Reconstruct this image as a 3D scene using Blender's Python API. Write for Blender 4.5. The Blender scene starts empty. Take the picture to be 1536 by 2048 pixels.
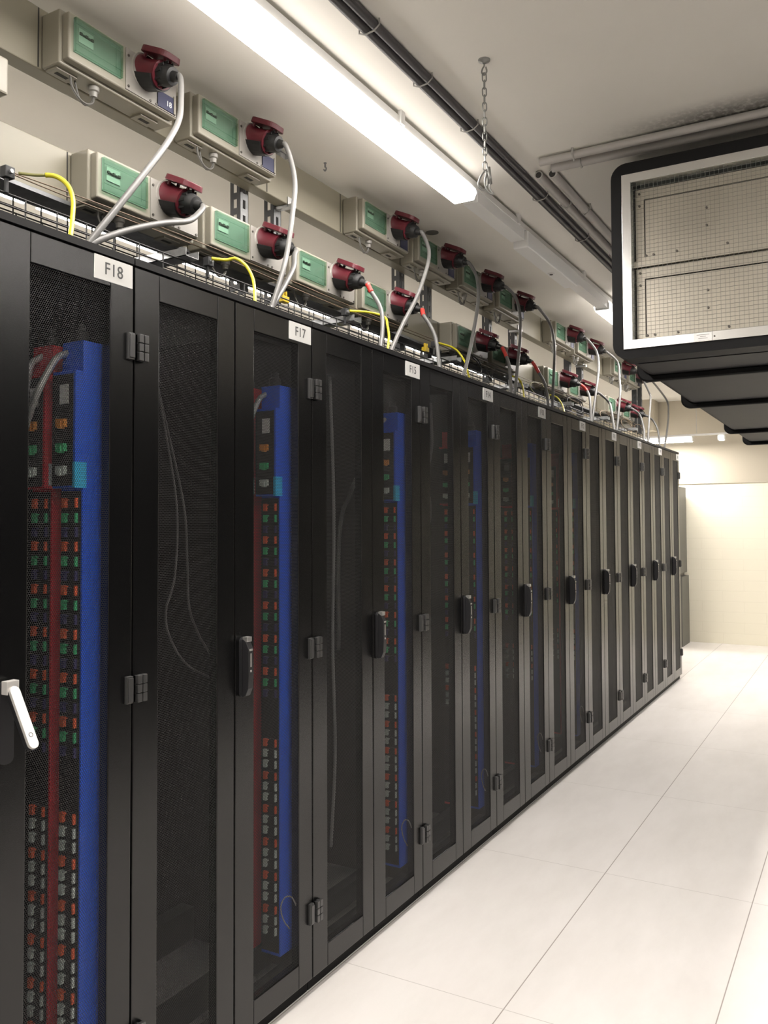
import bpy, bmesh, math, random
import numpy as np
from mathutils import Vector, Matrix
random.seed(7)
scn = bpy.context.scene
COL = scn.collection

# ---------------------------------------------------------------- materials
def mat(name, col, rough=.5, metal=0., spec=.5, bump=0., bscale=200., var=0., vscale=6., emit=0., coat=0.):
    m = bpy.data.materials.new(name); m.use_nodes = True
    nt = m.node_tree; b = nt.nodes['Principled BSDF']
    c = (col[0], col[1], col[2], 1)
    b.inputs['Base Color'].default_value = c
    b.inputs['Roughness'].default_value = rough
    b.inputs['Metallic'].default_value = metal
    b.inputs['Specular IOR Level'].default_value = spec
    if coat: b.inputs['Coat Weight'].default_value = coat
    if emit:
        b.inputs['Emission Color'].default_value = c
        b.inputs['Emission Strength'].default_value = emit
    tc = nt.nodes.new('ShaderNodeTexCoord')
    if bump:
        n = nt.nodes.new('ShaderNodeTexNoise'); n.inputs['Scale'].default_value = bscale; n.inputs['Detail'].default_value = 3
        bp = nt.nodes.new('ShaderNodeBump'); bp.inputs['Strength'].default_value = bump; bp.inputs['Distance'].default_value = .002
        nt.links.new(tc.outputs['Object'], n.inputs['Vector']); nt.links.new(n.outputs['Fac'], bp.inputs['Height']); nt.links.new(bp.outputs['Normal'], b.inputs['Normal'])
    if var:
        n = nt.nodes.new('ShaderNodeTexNoise'); n.inputs['Scale'].default_value = vscale; n.inputs['Detail'].default_value = 5
        r = nt.nodes.new('ShaderNodeValToRGB')
        r.color_ramp.elements[0].position = .3; r.color_ramp.elements[1].position = .7
        r.color_ramp.elements[0].color = tuple(x * (1 - var) for x in col) + (1,)
        r.color_ramp.elements[1].color = tuple(min(1, x * (1 + var)) for x in col) + (1,)
        nt.links.new(tc.outputs['Object'], n.inputs['Vector']); nt.links.new(n.outputs['Fac'], r.inputs['Fac']); nt.links.new(r.outputs['Color'], b.inputs['Base Color'])
    return m

M = {}
M['black'] = mat('black_powder_coat', (.005, .005, .0053), .24, spec=.5, bump=.12, bscale=700)
M['perf'] = mat('black_perforated_sheet', (.02, .02, .021), .3, spec=.5)
M['inner'] = mat('dark_cabinet_interior', (.014, .014, .015), .55)
M['base'] = mat('grey_cabinet_base', (.30, .29, .27), .5, var=.12)
M['plastic_black'] = mat('black_plastic', (.018, .018, .02), .38, bump=.1, bscale=400)
M['rubber'] = mat('matt_black_plastic', (.006, .006, .0065), .5)
M['hinge'] = mat('hinge_grey', (.12, .12, .12), .36, metal=.7)
M['chrome'] = mat('brushed_silver', (.78, .77, .75), .32, metal=.9)
M['silver_paint'] = mat('silver_lever', (.72, .70, .67), .38, metal=.35)
M['label'] = mat('white_label', (.92, .92, .90), .5)
M['ink'] = mat('grey_ink', (.12, .12, .12), .6)
M['beige'] = mat('beige_plastic', (.26, .242, .195), .42, bump=.05, bscale=300)
M['beige2'] = mat('beige_painted_steel', (.25, .23, .175), .42, var=.03, vscale=3)
M['socketplate'] = mat('grey_socket_plate', (.28, .265, .24), .45)
M['dark'] = mat('dark_recess', (.03, .028, .025), .7)
M['red'] = mat('red_socket_plastic', (.105, .013, .021), .4, bump=.08, bscale=150)
M['winback'] = mat('window_inner_panel', (.25, .28, .26), .5)
M['breaker'] = mat('breaker_white', (.50, .54, .51), .45)
M['blueplate'] = mat('dark_blue_plate', (.018, .022, .07), .45)
M['whiteink'] = mat('white_ink', (.85, .85, .85), .5)
M['gland'] = mat('grey_gland', (.22, .21, .19), .45)
M['wire'] = mat('grey_thin_wire', (.10, .095, .085), .5)
M['cable'] = mat('light_grey_cable', (.125, .123, .118), .42, spec=.35)
M['cable_dark'] = mat('mid_grey_cable', (.30, .30, .30), .45, spec=.4)
M['redboot'] = mat('red_sleeve', (.55, .05, .04), .4)
M['earth'] = mat('yellow_green_sheath', (.62, .55, .03), .4)
M['earth_dark'] = mat('olive_sheath', (.22, .21, .07), .5)
M['palewire'] = mat('pale_thin_wire', (.55, .53, .47), .5)
M['copper'] = mat('brown_cord', (.17, .12, .075), .5)
M['zinc'] = mat('zinc_wire', (.26, .26, .25), .42, metal=.75)
M['darkzinc'] = mat('dark_wire', (.03, .03, .03), .5)
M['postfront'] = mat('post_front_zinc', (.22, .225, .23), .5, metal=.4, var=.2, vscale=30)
M['postside'] = mat('post_shaded_zinc', (.045, .046, .048), .5, metal=.3)  # same zinc with shade put into its colour for the side walls
M['galv'] = mat('galvanised_steel', (.50, .51, .52), .38, metal=.8, var=.18, vscale=30)
M['galv_dark'] = mat('dark_galvanised_steel', (.24, .245, .255), .42, metal=.7, var=.2, vscale=30)
M['yellow'] = mat('yellow_plastic', (.50, .35, .02), .45)
M['alu'] = mat('aluminium_frame', (.66, .66, .65), .26, metal=.95, bump=.03, bscale=60)
M['liner'] = mat('zinc_liner', (.40, .42, .41), .32, metal=.9, var=.2, vscale=14)
M['damper'] = mat('damper_sheet', (.46, .43, .37), .33, metal=.85, var=.08, vscale=5)
M['guard'] = mat('guard_wire', (.20, .20, .18), .45, metal=.6)
M['screw'] = mat('screw_dark', (.12, .11, .10), .4, metal=.7)
M['foam'] = mat('black_foam_insulation', (.012, .0115, .0125), .6, spec=.35, bump=.12, bscale=40, var=.15, vscale=7)
M['foam_edge'] = mat('black_rubber_edge', (.006, .006, .0065), .6, spec=.2)
M['track'] = mat('white_track', (.80, .80, .79), .35)
M['lamp'] = mat('lit_diffuser', (1., .945, .89), .5, emit=58.)
M['lampb'] = mat('lit_diffuser_wide', (1., .945, .89), .5, emit=120.)
M['lampa'] = mat('fill_diffuser_soft', (1., .945, .89), .5, emit=55.)
M['lampside'] = mat('lit_diffuser_side', (1., .945, .89), .5, emit=5.)
M['charcoal'] = mat('charcoal_reflected_wall', (.025, .025, .025), .6)  # unseen wall made dark so the doors reflect little light
M['pipe'] = mat('grey_conduit', (.42, .40, .38), .45)
M['rail'] = mat('dark_ceiling_cable', (.055, .052, .055), .45)
M['clip'] = mat('pale_clip', (.36, .35, .33), .5)
M['pdublue'] = mat('blue_strip_casing', (.022, .135, .88), .38)
M['pdured'] = mat('red_strip_casing', (.85, .035, .05), .38)
M['pduface'] = mat('black_strip_face', (.02, .02, .022), .45)
M['orange'] = mat('orange_outlet', (1., .17, .06), .45)
M['orange2'] = mat('amber_outlet', (.85, .33, .05), .45)
M['green'] = mat('green_outlet', (.07, .58, .24), .45)
M['greyout'] = mat('pale_outlet', (.70, .78, .73), .45)
M['navy'] = mat('violet_outlet', (.05, .045, .16), .45)
M['cyan'] = mat('cyan_label', (.05, .62, 1.), .45)
M['braid'] = mat('silver_braid', (.55, .55, .53), .4, metal=.5, bump=.6, bscale=500)
M['cabinet'] = mat('dark_grey_cabinet', (.10, .098, .088), .45)

def glass_green():
    m = bpy.data.materials.new('green_tinted_window'); m.use_nodes = True
    nt = m.node_tree; nt.nodes.clear()
    o = nt.nodes.new('ShaderNodeOutputMaterial'); mx = nt.nodes.new('ShaderNodeMixShader')
    t = nt.nodes.new('ShaderNodeBsdfTransparent'); t.inputs['Color'].default_value = (.76, .865, .80, 1)
    g = nt.nodes.new('ShaderNodeBsdfGlossy'); g.inputs['Roughness'].default_value = .12
    mx.inputs[0].default_value = .05
    nt.links.new(t.outputs[0], mx.inputs[1]); nt.links.new(g.outputs[0], mx.inputs[2]); nt.links.new(mx.outputs[0], o.inputs[0])
    return m
M['greenglass'] = glass_green()

def floor_mat():
    m = bpy.data.materials.new('pale_raised_floor_tiles'); m.use_nodes = True
    nt = m.node_tree; b = nt.nodes['Principled BSDF']; L = nt.links
    tc = nt.nodes.new('ShaderNodeTexCoord'); sp = nt.nodes.new('ShaderNodeSeparateXYZ'); L.new(tc.outputs['Object'], sp.inputs[0])
    def seam(out, off, per, w):
        a = nt.nodes.new('ShaderNodeMath'); a.operation = 'ADD'; a.inputs[1].default_value = -off + per * 20 + per / 2; L.new(out, a.inputs[0])
        q = nt.nodes.new('ShaderNodeMath'); q.operation = 'MODULO'; q.inputs[1].default_value = per; L.new(a.outputs[0], q.inputs[0])
        s = nt.nodes.new('ShaderNodeMath'); s.operation = 'SUBTRACT'; s.inputs[1].default_value = per / 2; L.new(q.outputs[0], s.inputs[0])
        d = nt.nodes.new('ShaderNodeMath'); d.operation = 'ABSOLUTE'; L.new(s.outputs[0], d.inputs[0])
        r = nt.nodes.new('ShaderNodeMapRange'); r.inputs[1].default_value = w * .35; r.inputs[2].default_value = w; r.inputs[3].default_value = 1; r.inputs[4].default_value = 0; r.clamp = True
        L.new(d.outputs[0], r.inputs[0]); return r.outputs[0]
    sx = seam(sp.outputs[0], .585, .6, .0026); sy = seam(sp.outputs[1], 2.577, 1.2, .0022)
    n = nt.nodes.new('ShaderNodeTexNoise'); n.inputs['Scale'].default_value = 3.2; n.inputs['Detail'].default_value = 7; n.inputs['Roughness'].default_value = .62
    mp = nt.nodes.new('ShaderNodeMapping'); mp.inputs['Scale'].default_value = (1, .35, 1); mp.inputs['Rotation'].default_value = (0, 0, 1.2)
    L.new(tc.outputs['Object'], mp.inputs[0]); L.new(mp.outputs[0], n.inputs['Vector'])
    cr = nt.nodes.new('ShaderNodeValToRGB'); cr.color_ramp.elements[0].position = .32; cr.color_ramp.elements[1].position = .62
    cr.color_ramp.elements[0].color = (.77, .735, .70, 1); cr.color_ramp.elements[1].color = (.86, .825, .795, 1)
    L.new(n.outputs['Fac'], cr.inputs['Fac'])
    m1 = nt.nodes.new('ShaderNodeMixRGB'); m1.inputs['Color2'].default_value = (.33, .29, .26, 1); L.new(cr.outputs[0], m1.inputs['Color1'])
    k = nt.nodes.new('ShaderNodeMath'); k.operation = 'MULTIPLY'; k.inputs[1].default_value = .5; L.new(sy, k.inputs[0])
    mxm = nt.nodes.new('ShaderNodeMath'); mxm.operation = 'MAXIMUM'; L.new(sx, mxm.inputs[0]); L.new(k.outputs[0], mxm.inputs[1])
    L.new(mxm.outputs[0], m1.inputs['Fac']); L.new(m1.outputs[0], b.inputs['Base Color'])
    b.inputs['Roughness'].default_value = .45; b.inputs['Specular IOR Level'].default_value = .35
    return m
M['floor'] = floor_mat()
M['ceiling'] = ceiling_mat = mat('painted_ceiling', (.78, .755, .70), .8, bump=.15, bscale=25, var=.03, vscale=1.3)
def soot_shade(m, col):
    # dirt and painted-in shade along the ceiling conduits above the duct mouth
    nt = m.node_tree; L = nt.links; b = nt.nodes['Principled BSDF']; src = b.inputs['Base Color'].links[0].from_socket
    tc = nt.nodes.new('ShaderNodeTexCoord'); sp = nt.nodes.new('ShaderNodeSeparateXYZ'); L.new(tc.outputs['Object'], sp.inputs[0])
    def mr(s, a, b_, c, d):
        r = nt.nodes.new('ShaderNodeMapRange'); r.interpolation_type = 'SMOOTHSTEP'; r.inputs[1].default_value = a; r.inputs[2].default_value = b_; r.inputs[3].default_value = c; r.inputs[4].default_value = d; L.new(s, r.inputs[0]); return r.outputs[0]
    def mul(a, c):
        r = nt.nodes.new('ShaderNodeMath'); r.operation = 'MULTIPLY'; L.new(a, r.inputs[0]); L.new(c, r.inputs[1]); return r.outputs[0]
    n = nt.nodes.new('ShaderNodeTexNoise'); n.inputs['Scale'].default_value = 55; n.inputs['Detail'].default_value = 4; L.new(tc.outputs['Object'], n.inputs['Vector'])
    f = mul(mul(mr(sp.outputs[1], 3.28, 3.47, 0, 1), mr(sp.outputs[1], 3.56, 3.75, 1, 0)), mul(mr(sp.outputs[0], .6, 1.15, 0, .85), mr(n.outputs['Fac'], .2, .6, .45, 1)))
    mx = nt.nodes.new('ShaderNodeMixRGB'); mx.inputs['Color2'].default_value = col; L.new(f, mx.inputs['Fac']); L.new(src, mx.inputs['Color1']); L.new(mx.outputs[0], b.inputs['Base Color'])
soot_shade(ceiling_mat, (.06, .055, .05, 1))
M['wallp'] = mat('painted_wall', (.70, .68, .62), .75, bump=.1, bscale=30)
M['upperwall'] = mat('tan_upper_wall', (.52, .475, .385), .8, bump=.1, bscale=30)
def block_mat():
    m = bpy.data.materials.new('cream_painted_blockwork'); m.use_nodes = True
    nt = m.node_tree; b = nt.nodes['Principled BSDF']; L = nt.links
    tc = nt.nodes.new('ShaderNodeTexCoord'); mp = nt.nodes.new('ShaderNodeMapping'); mp.inputs['Rotation'].default_value = (math.pi / 2, 0, 0)
    L.new(tc.outputs['Object'], mp.inputs[0])
    br = nt.nodes.new('ShaderNodeTexBrick'); br.inputs['Scale'].default_value = 1; br.inputs['Brick Width'].default_value = .5; br.inputs['Row Height'].default_value = .1325
    br.inputs['Mortar Size'].default_value = .004; br.inputs['Mortar Smooth'].default_value = .6
    br.inputs['Color1'].default_value = (.88, .84, .70, 1); br.inputs['Color2'].default_value = (.875, .835, .695, 1); br.inputs['Mortar'].default_value = (.84, .80, .66, 1)
    L.new(mp.outputs[0], br.inputs['Vector']); L.new(br.outputs['Color'], b.inputs['Base Color']); b.inputs['Roughness'].default_value = .7
    bp = nt.nodes.new('ShaderNodeBump'); bp.inputs['Strength'].default_value = .25; bp.inputs['Distance'].default_value = .003; bp.invert = True
    L.new(br.outputs['Fac'], bp.inputs['Height']); L.new(bp.outputs['Normal'], b.inputs['Normal'])
    return m
M['block'] = block_mat()

# ---------------------------------------------------------------- mesh builder
class MB:
    def __init__(s): s.v = []; s.f = []; s.m = []
    def add(s, vs, fs, mi=0):
        o = len(s.v); s.v += [tuple(p) for p in vs]; s.f += [tuple(i + o for i in f) for f in fs]; s.m += [mi] * len(fs)
    def box(s, a, b, mi=0):
        x0, y0, z0 = a; x1, y1, z1 = b
        x0, x1 = min(x0, x1), max(x0, x1); y0, y1 = min(y0, y1), max(y0, y1); z0, z1 = min(z0, z1), max(z0, z1)
        s.add([(x0, y0, z0), (x1, y0, z0), (x1, y1, z0), (x0, y1, z0), (x0, y0, z1), (x1, y0, z1), (x1, y1, z1), (x0, y1, z1)],
              [(0, 3, 2, 1), (4, 5, 6, 7), (0, 1, 5, 4), (1, 2, 6, 5), (2, 3, 7, 6), (3, 0, 4, 7)], mi)
        return s
    def lathe(s, o, ax, prof, n=20, mi=0, facemat=None):
        """prof = [(distance along the axis, radius)], capped at both ends"""
        o = Vector(o); ax = Vector(ax).normalized()
        u = ax.orthogonal().normalized() if abs(ax.z) > .9 else ax.cross(Vector((0, 0, 1))).normalized(); w = u.cross(ax)
        vs = []; fs = []
        for d, r in prof:
            for k in range(n):
                t = 2 * math.pi * k / n; vs.append(o + ax * d + u * (r * math.cos(t)) + w * (r * math.sin(t)))
        for j in range(len(prof) - 1):
            for k in range(n):
                fs.append((j * n + k, j * n + (k + 1) % n, (j + 1) * n + (k + 1) % n, (j + 1) * n + k))
        fs.append(tuple(range(n))[::-1]); fs.append(tuple((len(prof) - 1) * n + k for k in range(n)))
        s.add(vs, fs, mi)
        return s
    def cyl(s, a, b, r, n=12, mi=0):
        a = Vector(a); b = Vector(b); return s.lathe(a, b - a, [(0, r), ((b - a).length, r)], n, mi)
    def tube(s, pts, r, n=8, mi=0, closed=False):
        P = [Vector(p) for p in pts]; N = len(P)
        T = []
        for i in range(N):
            if closed: t = P[(i + 1) % N] - P[i - 1]
            else: t = P[min(i + 1, N - 1)] - P[max(i - 1, 0)]
            T.append(t.normalized())
        nrm = T[0].orthogonal().normalized(); vs = []
        for i in range(N):
            nrm = (nrm - T[i] * nrm.dot(T[i])); nrm = nrm.normalized() if nrm.length > 1e-6 else T[i].orthogonal().normalized()
            bi = T[i].cross(nrm)
            for k in range(n):
                a = 2 * math.pi * k / n; vs.append(P[i] + nrm * (r * math.cos(a)) + bi * (r * math.sin(a)))
        fs = []
        for i in range(N if closed else N - 1):
            j = (i + 1) % N
            for k in range(n): fs.append((i * n + k, i * n + (k + 1) % n, j * n + (k + 1) % n, j * n + k))
        if not closed:
            fs.append(tuple(range(n))[::-1]); fs.append(tuple((N - 1) * n + k for k in range(n)))
        s.add(vs, fs, mi)
        return s
    def prism(s, loop, ax0, ax1, plane='xz', mi=0):
        """extrude a 2-D loop along the remaining axis"""
        n = len(loop)
        def P(q, t):
            return {'xz': (q[0], t, q[1]), 'yz': (t, q[0], q[1]), 'xy': (q[0], q[1], t)}[plane]
        s.add([P(q, ax0) for q in loop] + [P(q, ax1) for q in loop],
              [tuple(range(n)), tuple(range(2 * n - 1, n - 1, -1))] + [(k, n + k, n + (k + 1) % n, (k + 1) % n) for k in range(n)], mi)
        return s
    def mesh(s, name, mats, smooth=False):
        me = bpy.data.meshes.new(name); me.from_pydata(s.v, [], s.f)
        for m in (mats if isinstance(mats, (list, tuple)) else [mats]): me.materials.append(M[m])
        me.polygons.foreach_set('material_index', s.m)
        bm = bmesh.new(); bm.from_mesh(me); bmesh.ops.recalc_face_normals(bm, faces=bm.faces); bm.to_mesh(me); bm.free()
        if smooth: 
            me.polygons.foreach_set('use_smooth', [True] * len(me.polygons))
            if smooth != 2: me.set_sharp_from_angle(angle=math.radians(40))
        me.update(); return me

def spline(pts, sub=8):
    P = [Vector(p) for p in pts]; Q = [P[0] * 2 - P[1]] + P + [P[-1] * 2 - P[-2]]; out = []
    for i in range(1, len(Q) - 2):
        a, b, c, d = Q[i - 1:i + 3]
        for k in range(sub):
            t = k / sub
            out.append(.5 * ((2 * b) + (c - a) * t + (2 * a - 5 * b + 4 * c - d) * t * t + (3 * b - a - 3 * c + d) * t ** 3))
    out.append(P[-1]); return out

def obj(name, me, parent=None, loc=None, bevel=0., seg=2, rot=None):
    o = bpy.data.objects.new(name, me); COL.objects.link(o)
    if parent is not None: o.parent = parent
    if loc is not None: o.location = loc
    if rot is not None: o.rotation_euler = rot
    if bevel:
        b = o.modifiers.new('edge', 'BEVEL'); b.width = bevel; b.segments = seg; b.limit_method = 'ANGLE'; b.angle_limit = math.radians(50)
    return o
def tag(o, label, cat, group=None):
    o['label'] = label; o['category'] = cat
    if group: o['group'] = group
    return o
def thing(name, label, cat, loc=(0, 0, 0), group=None):
    o = bpy.data.objects.new(name, None); COL.objects.link(o); o.location = loc; o.empty_display_size = .1
    return tag(o, label, cat, group)
def struct(name, me):
    o = obj(name, me); o['kind'] = 'structure'; return o

def text_mesh(body, size, extrude=.0004):
    cu = bpy.data.curves.new('lettering', 'FONT'); cu.body = body; cu.size = size; cu.extrude = extrude; cu.align_x = 'CENTER'; cu.align_y = 'CENTER'; cu.resolution_u = 3
    o = bpy.data.objects.new('lettering', cu); COL.objects.link(o)
    dg = bpy.context.evaluated_depsgraph_get(); dg.update()
    me = bpy.data.meshes.new_from_object(o.evaluated_get(dg))
    V = [tuple(v.co) for v in me.vertices]; F = [tuple(p.vertices) for p in me.polygons]
    bpy.data.objects.remove(o); bpy.data.curves.remove(cu); bpy.data.meshes.remove(me)
    return V, F
def add_text(mb, body, size, x, y, z, mi, sx=1.):
    """lettering facing +x, reading along +y"""
    V, F = text_mesh(body, size)
    mb.add([(x + v[2], y + v[0] * sx, z + v[1]) for v in V], F, mi)

def round_rect(x0, x1, z0, z1, r, n=6):
    out = []
    for cx, cz, a0 in ((x1 - r, z1 - r, 0), (x0 + r, z1 - r, 90), (x0 + r, z0 + r, 180), (x1 - r, z0 + r, 270)):
        for k in range(n + 1):
            a = math.radians(a0 + 90 * k / n); out.append((cx + r * math.cos(a), cz + r * math.sin(a)))
    return out
CORDS = {
 'U0': [(-0.195, 1.937, 2.865), (-0.17, 1.902, 2.774), (-0.145, 1.828, 2.67), (-0.12, 1.715, 2.534), (-0.095, 1.592, 2.39), (-0.07, 1.476, 2.256)],
 'L0': [(-0.19, 2.012, 2.525), (-0.16, 1.93, 2.47), (-0.13, 1.784, 2.412), (-0.1, 1.624, 2.337), (-0.07, 1.487, 2.259)],
 'U1': [(-0.195, 2.516, 2.876), (-0.17, 2.503, 2.782), (-0.145, 2.452, 2.651), (-0.12, 2.388, 2.502), (-0.095, 2.325, 2.403), (-0.07, 2.236, 2.265)],
 'L1': [(-0.19, 2.527, 2.532), (-0.16, 2.479, 2.469), (-0.13, 2.387, 2.38), (-0.1, 2.298, 2.305), (-0.07, 2.231, 2.259)],
 'U2': [(-0.195, 3.637, 2.873), (-0.17, 3.586, 2.792), (-0.145, 3.483, 2.677), (-0.12, 3.354, 2.546), (-0.095, 3.184, 2.396), (-0.07, 3.037, 2.253)],
 'L2': [(-0.19, 3.084, 2.528), (-0.16, 3.087, 2.48), (-0.13, 3.066, 2.427), (-0.1, 3.02, 2.349), (-0.07, 2.95, 2.248)],
 'U3': [(-0.195, 4.212, 2.885), (-0.17, 4.183, 2.776), (-0.145, 4.092, 2.632), (-0.12, 3.978, 2.486), (-0.095, 3.863, 2.357), (-0.07, 3.746, 2.245)],
 'L3': [(-0.182, 3.555, 2.526), (-0.145, 3.553, 2.471), (-0.107, 3.534, 2.395), (-0.07, 3.492, 2.251)],
 'U4': [(-0.19, 4.797, 2.895), (-0.16, 4.781, 2.779), (-0.13, 4.697, 2.622), (-0.1, 4.577, 2.455), (-0.07, 4.442, 2.243)],
 'L4': [(-0.17, 4.582, 2.5), (-0.12, 4.499, 2.419), (-0.07, 4.392, 2.245)],
 'U5': [(-0.19, 5.393, 2.878), (-0.16, 5.388, 2.787), (-0.13, 5.329, 2.654), (-0.1, 5.211, 2.455), (-0.07, 5.085, 2.243)],
 'L5': [(-0.17, 5.138, 2.492), (-0.12, 5.114, 2.401), (-0.07, 5.019, 2.242)],
 'U6': [(-0.182, 6.509, 2.864), (-0.145, 6.424, 2.723), (-0.107, 6.212, 2.515), (-0.07, 5.965, 2.254)],
 'L6': [(-0.17, 6.195, 2.518), (-0.12, 6.096, 2.431), (-0.07, 5.939, 2.251)],
 'U7': [(-0.182, 7.145, 2.886), (-0.145, 7.054, 2.721), (-0.107, 6.914, 2.576), (-0.07, 6.656, 2.257)],
 'L7': [(-0.17, 6.809, 2.506), (-0.12, 6.705, 2.399), (-0.07, 6.581, 2.254)],
 'U8': [(-0.182, 8.339, 2.78), (-0.145, 8.205, 2.697), (-0.108, 7.98, 2.528), (-0.07, 7.732, 2.266)],
 'L8': [(-0.17, 7.877, 2.516), (-0.12, 7.805, 2.374), (-0.07, 7.576, 2.262)],
 'U9': [(-0.182, 9.134, 2.815), (-0.145, 9.036, 2.676), (-0.108, 8.783, 2.489), (-0.07, 8.437, 2.26)],
 'L9': [(-0.17, 8.417, 2.526), (-0.12, 8.385, 2.428), (-0.07, 8.212, 2.277)],
 'E0': [(-0.26, 1.414, 2.453), (-0.228, 1.438, 2.45), (-0.197, 1.474, 2.454), (-0.165, 1.488, 2.429), (-0.133, 1.479, 2.38), (-0.102, 1.451, 2.314), (-0.07, 1.419, 2.258)],
 'E1': [(-0.26, 2.153, 2.431), (-0.228, 2.19, 2.431), (-0.197, 2.203, 2.434), (-0.165, 2.215, 2.409), (-0.133, 2.208, 2.366), (-0.102, 2.181, 2.318), (-0.07, 2.144, 2.254)],
 'E2': [(-0.26, 3.024, 2.443), (-0.222, 3.125, 2.453), (-0.184, 3.185, 2.441), (-0.146, 3.143, 2.389), (-0.108, 3.088, 2.324), (-0.07, 3.007, 2.25)],
 'E3': [(-0.26, 3.868, 2.461), (-0.213, 3.964, 2.445), (-0.165, 3.976, 2.382), (-0.117, 3.912, 2.309), (-0.07, 3.832, 2.247)],
 'E4': [(-0.26, 4.883, 2.443), (-0.197, 4.831, 2.417), (-0.133, 4.74, 2.351), (-0.07, 4.595, 2.242)],
 'E5': [(-0.26, 5.616, 2.42), (-0.197, 5.573, 2.393), (-0.133, 5.493, 2.324), (-0.07, 5.345, 2.237)],
}
# ---------------------------------------------------------------- the room
CEIL = 3.12
RX0, RX1, RY0, RY1 = -2.7, 3.7, -2.6, 11.5
struct('floor', MB().box((RX0, RY0, -.05), (RX1, RY1, 0)).mesh('floor', 'floor'))
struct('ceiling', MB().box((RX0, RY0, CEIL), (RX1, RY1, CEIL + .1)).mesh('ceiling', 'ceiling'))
struct('wall_left', MB().box((RX0 - .1, RY0, 0), (RX0, RY1, CEIL)).mesh('wall_left', 'wallp'))
struct('wall_right', MB().box((RX1, RY0, 0), (RX1 + .1, RY1, CEIL)).mesh('wall_right', 'charcoal'))
struct('opposite_racks_block', MB().box((2.2, RY0, 0), (3.1, 10.2, 2.21)).mesh('opposite_racks_block', 'black'))  # unseen dark block standing in for the opposite racks the doors reflect
struct('wall_front', MB().box((RX0, RY0 - .1, 0), (RX1, RY0, CEIL)).mesh('wall_front', 'wallp'))
struct('wall_back', MB().box((RX0, RY1, 0), (RX1, RY1 + .1, CEIL)).mesh('wall_back', 'block'))
struct('trim_1', MB().box((RX0, RY1 - .015, 2.03), (RX1, RY1, CEIL)).mesh('trim_1', 'upperwall'))  # upper end wall a darker tan than the blocks, for the tonal step
struct('trim_2', MB().box((RX0, RY1 - .34, 2.72), (-.75, RY1 - .04, CEIL)).mesh('trim_2', 'upperwall'))

# ---------------------------------------------------------------- server racks
W = .8; S0 = 1.5618; Z0, Z1 = .046, 2.209; LEAF = .4
MY0, MY1, MZ0, MZ1 = .09, .322, .123, 2.137           # the perforated field of a leaf

def perforated(w, h, pitch=.0054, r=.00275, t=.0010):
    """hexagonally perforated sheet: each cell is a ring of six quads round a six-sided hole, with the walls of the hole"""
    dy = pitch; dz = pitch * math.sqrt(3) / 2
    ny, nz = int(w / dy) + 2, int(h / dz) + 2
    J, K = np.meshgrid(np.arange(ny), np.arange(nz))
    cy = (J * dy + (K % 2) * dy / 2).ravel() - dy * .5; cz = (K * dz).ravel() - dz * .25
    a = np.radians(30 + 60 * np.arange(6)); R = pitch / math.sqrt(3)
    n = len(cy)
    V = np.zeros((n, 18, 3))
    for i in range(6):
        V[:, i, 1] = cy + R * np.cos(a[i]); V[:, i, 2] = cz + R * np.sin(a[i])
        V[:, 6 + i, 1] = cy + r * np.cos(a[i]); V[:, 6 + i, 2] = cz + r * np.sin(a[i])
        V[:, 12 + i, 1] = V[:, 6 + i, 1]; V[:, 12 + i, 2] = V[:, 6 + i, 2]; V[:, 12 + i, 0] = -t
    F = []
    for i in range(6):
        j = (i + 1) % 6
        F.append([i, j, 6 + j, 6 + i]); F.append([6 + i, 6 + j, 12 + j, 12 + i])
    F = (np.array(F)[None] + (np.arange(n) * 18)[:, None, None]).reshape(-1, 4)
    V = V.reshape(-1, 3)
    me = bpy.data.meshes.new('mesh_panel')
    me.vertices.add(len(V)); me.vertices.foreach_set('co', V.ravel())
    me.loops.add(F.size); me.loops.foreach_set('vertex_index', F.ravel().astype(np.int32))
    me.polygons.add(len(F)); me.polygons.foreach_set('loop_start', np.arange(0, F.size, 4, dtype=np.int32)); me.polygons.foreach_set('loop_total', np.full(len(F), 4, dtype=np.int32))
    me.materials.append(M['perf']); me.update(calc_edges=True)
    return me
PERF = perforated(MY1 - MY0, MZ1 - MZ0)

def rack_body():
    b = MB()
    D = 1.05
    b.box((-D, .004, .05), (-.034, .016, 2.21)); b.box((-D, W - .016, .05), (-.034, W - .004, 2.21))      # side walls
    b.box((-D, .016, .05), (-D + .01, W - .016, 2.21))                                                      # rear wall
    b.box((-D, .004, 2.212), (-.012, W - .004, 2.224)); b.box((-.02, .002, 2.213), (.002, W - .002, 2.231))  # roof and its front lip
    b.box((-.07, .016, .05), (-.034, .06, 2.21)); b.box((-.07, W - .06, .05), (-.034, W - .016, 2.21))      # front posts
    b.box((-.07, .06, 2.14), (-.034, W - .06, 2.21))
    b.box((-.07, .06, .05), (-.034, W - .06, .115))
    b.box((-D, .03, 2.224), (-.66, W - .03, 2.46))                                                          # raised rear roof hood
    b.box((-D, .002, 0), (-.022, W - .002, .05), 1)                                                               # plinth
    return b.mesh('cabinet_body', ['inner', 'foam_edge'])
BODY = rack_body()
def base_plate():
    b = MB(); b.box((-1.03, .02, .052), (-.075, W - .02, .066)); b.box((-.56, .02, .066), (-.50, W - .02, .18), 1); b.box((-.20, .02, .066), (-.155, W - .02, .145), 1); b.box((-1.03, .02, .066), (-.97, W - .02, .22), 1)
    return b.mesh('base_plate', ['base', 'inner'])
BASE = base_plate()
def rails():
    b = MB()
    for y in (.10, W - .13):
        b.box((-.30, y, .1), (-.27, y + .03, 2.13))
    return b.mesh('mounting_rail', 'inner')
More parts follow.
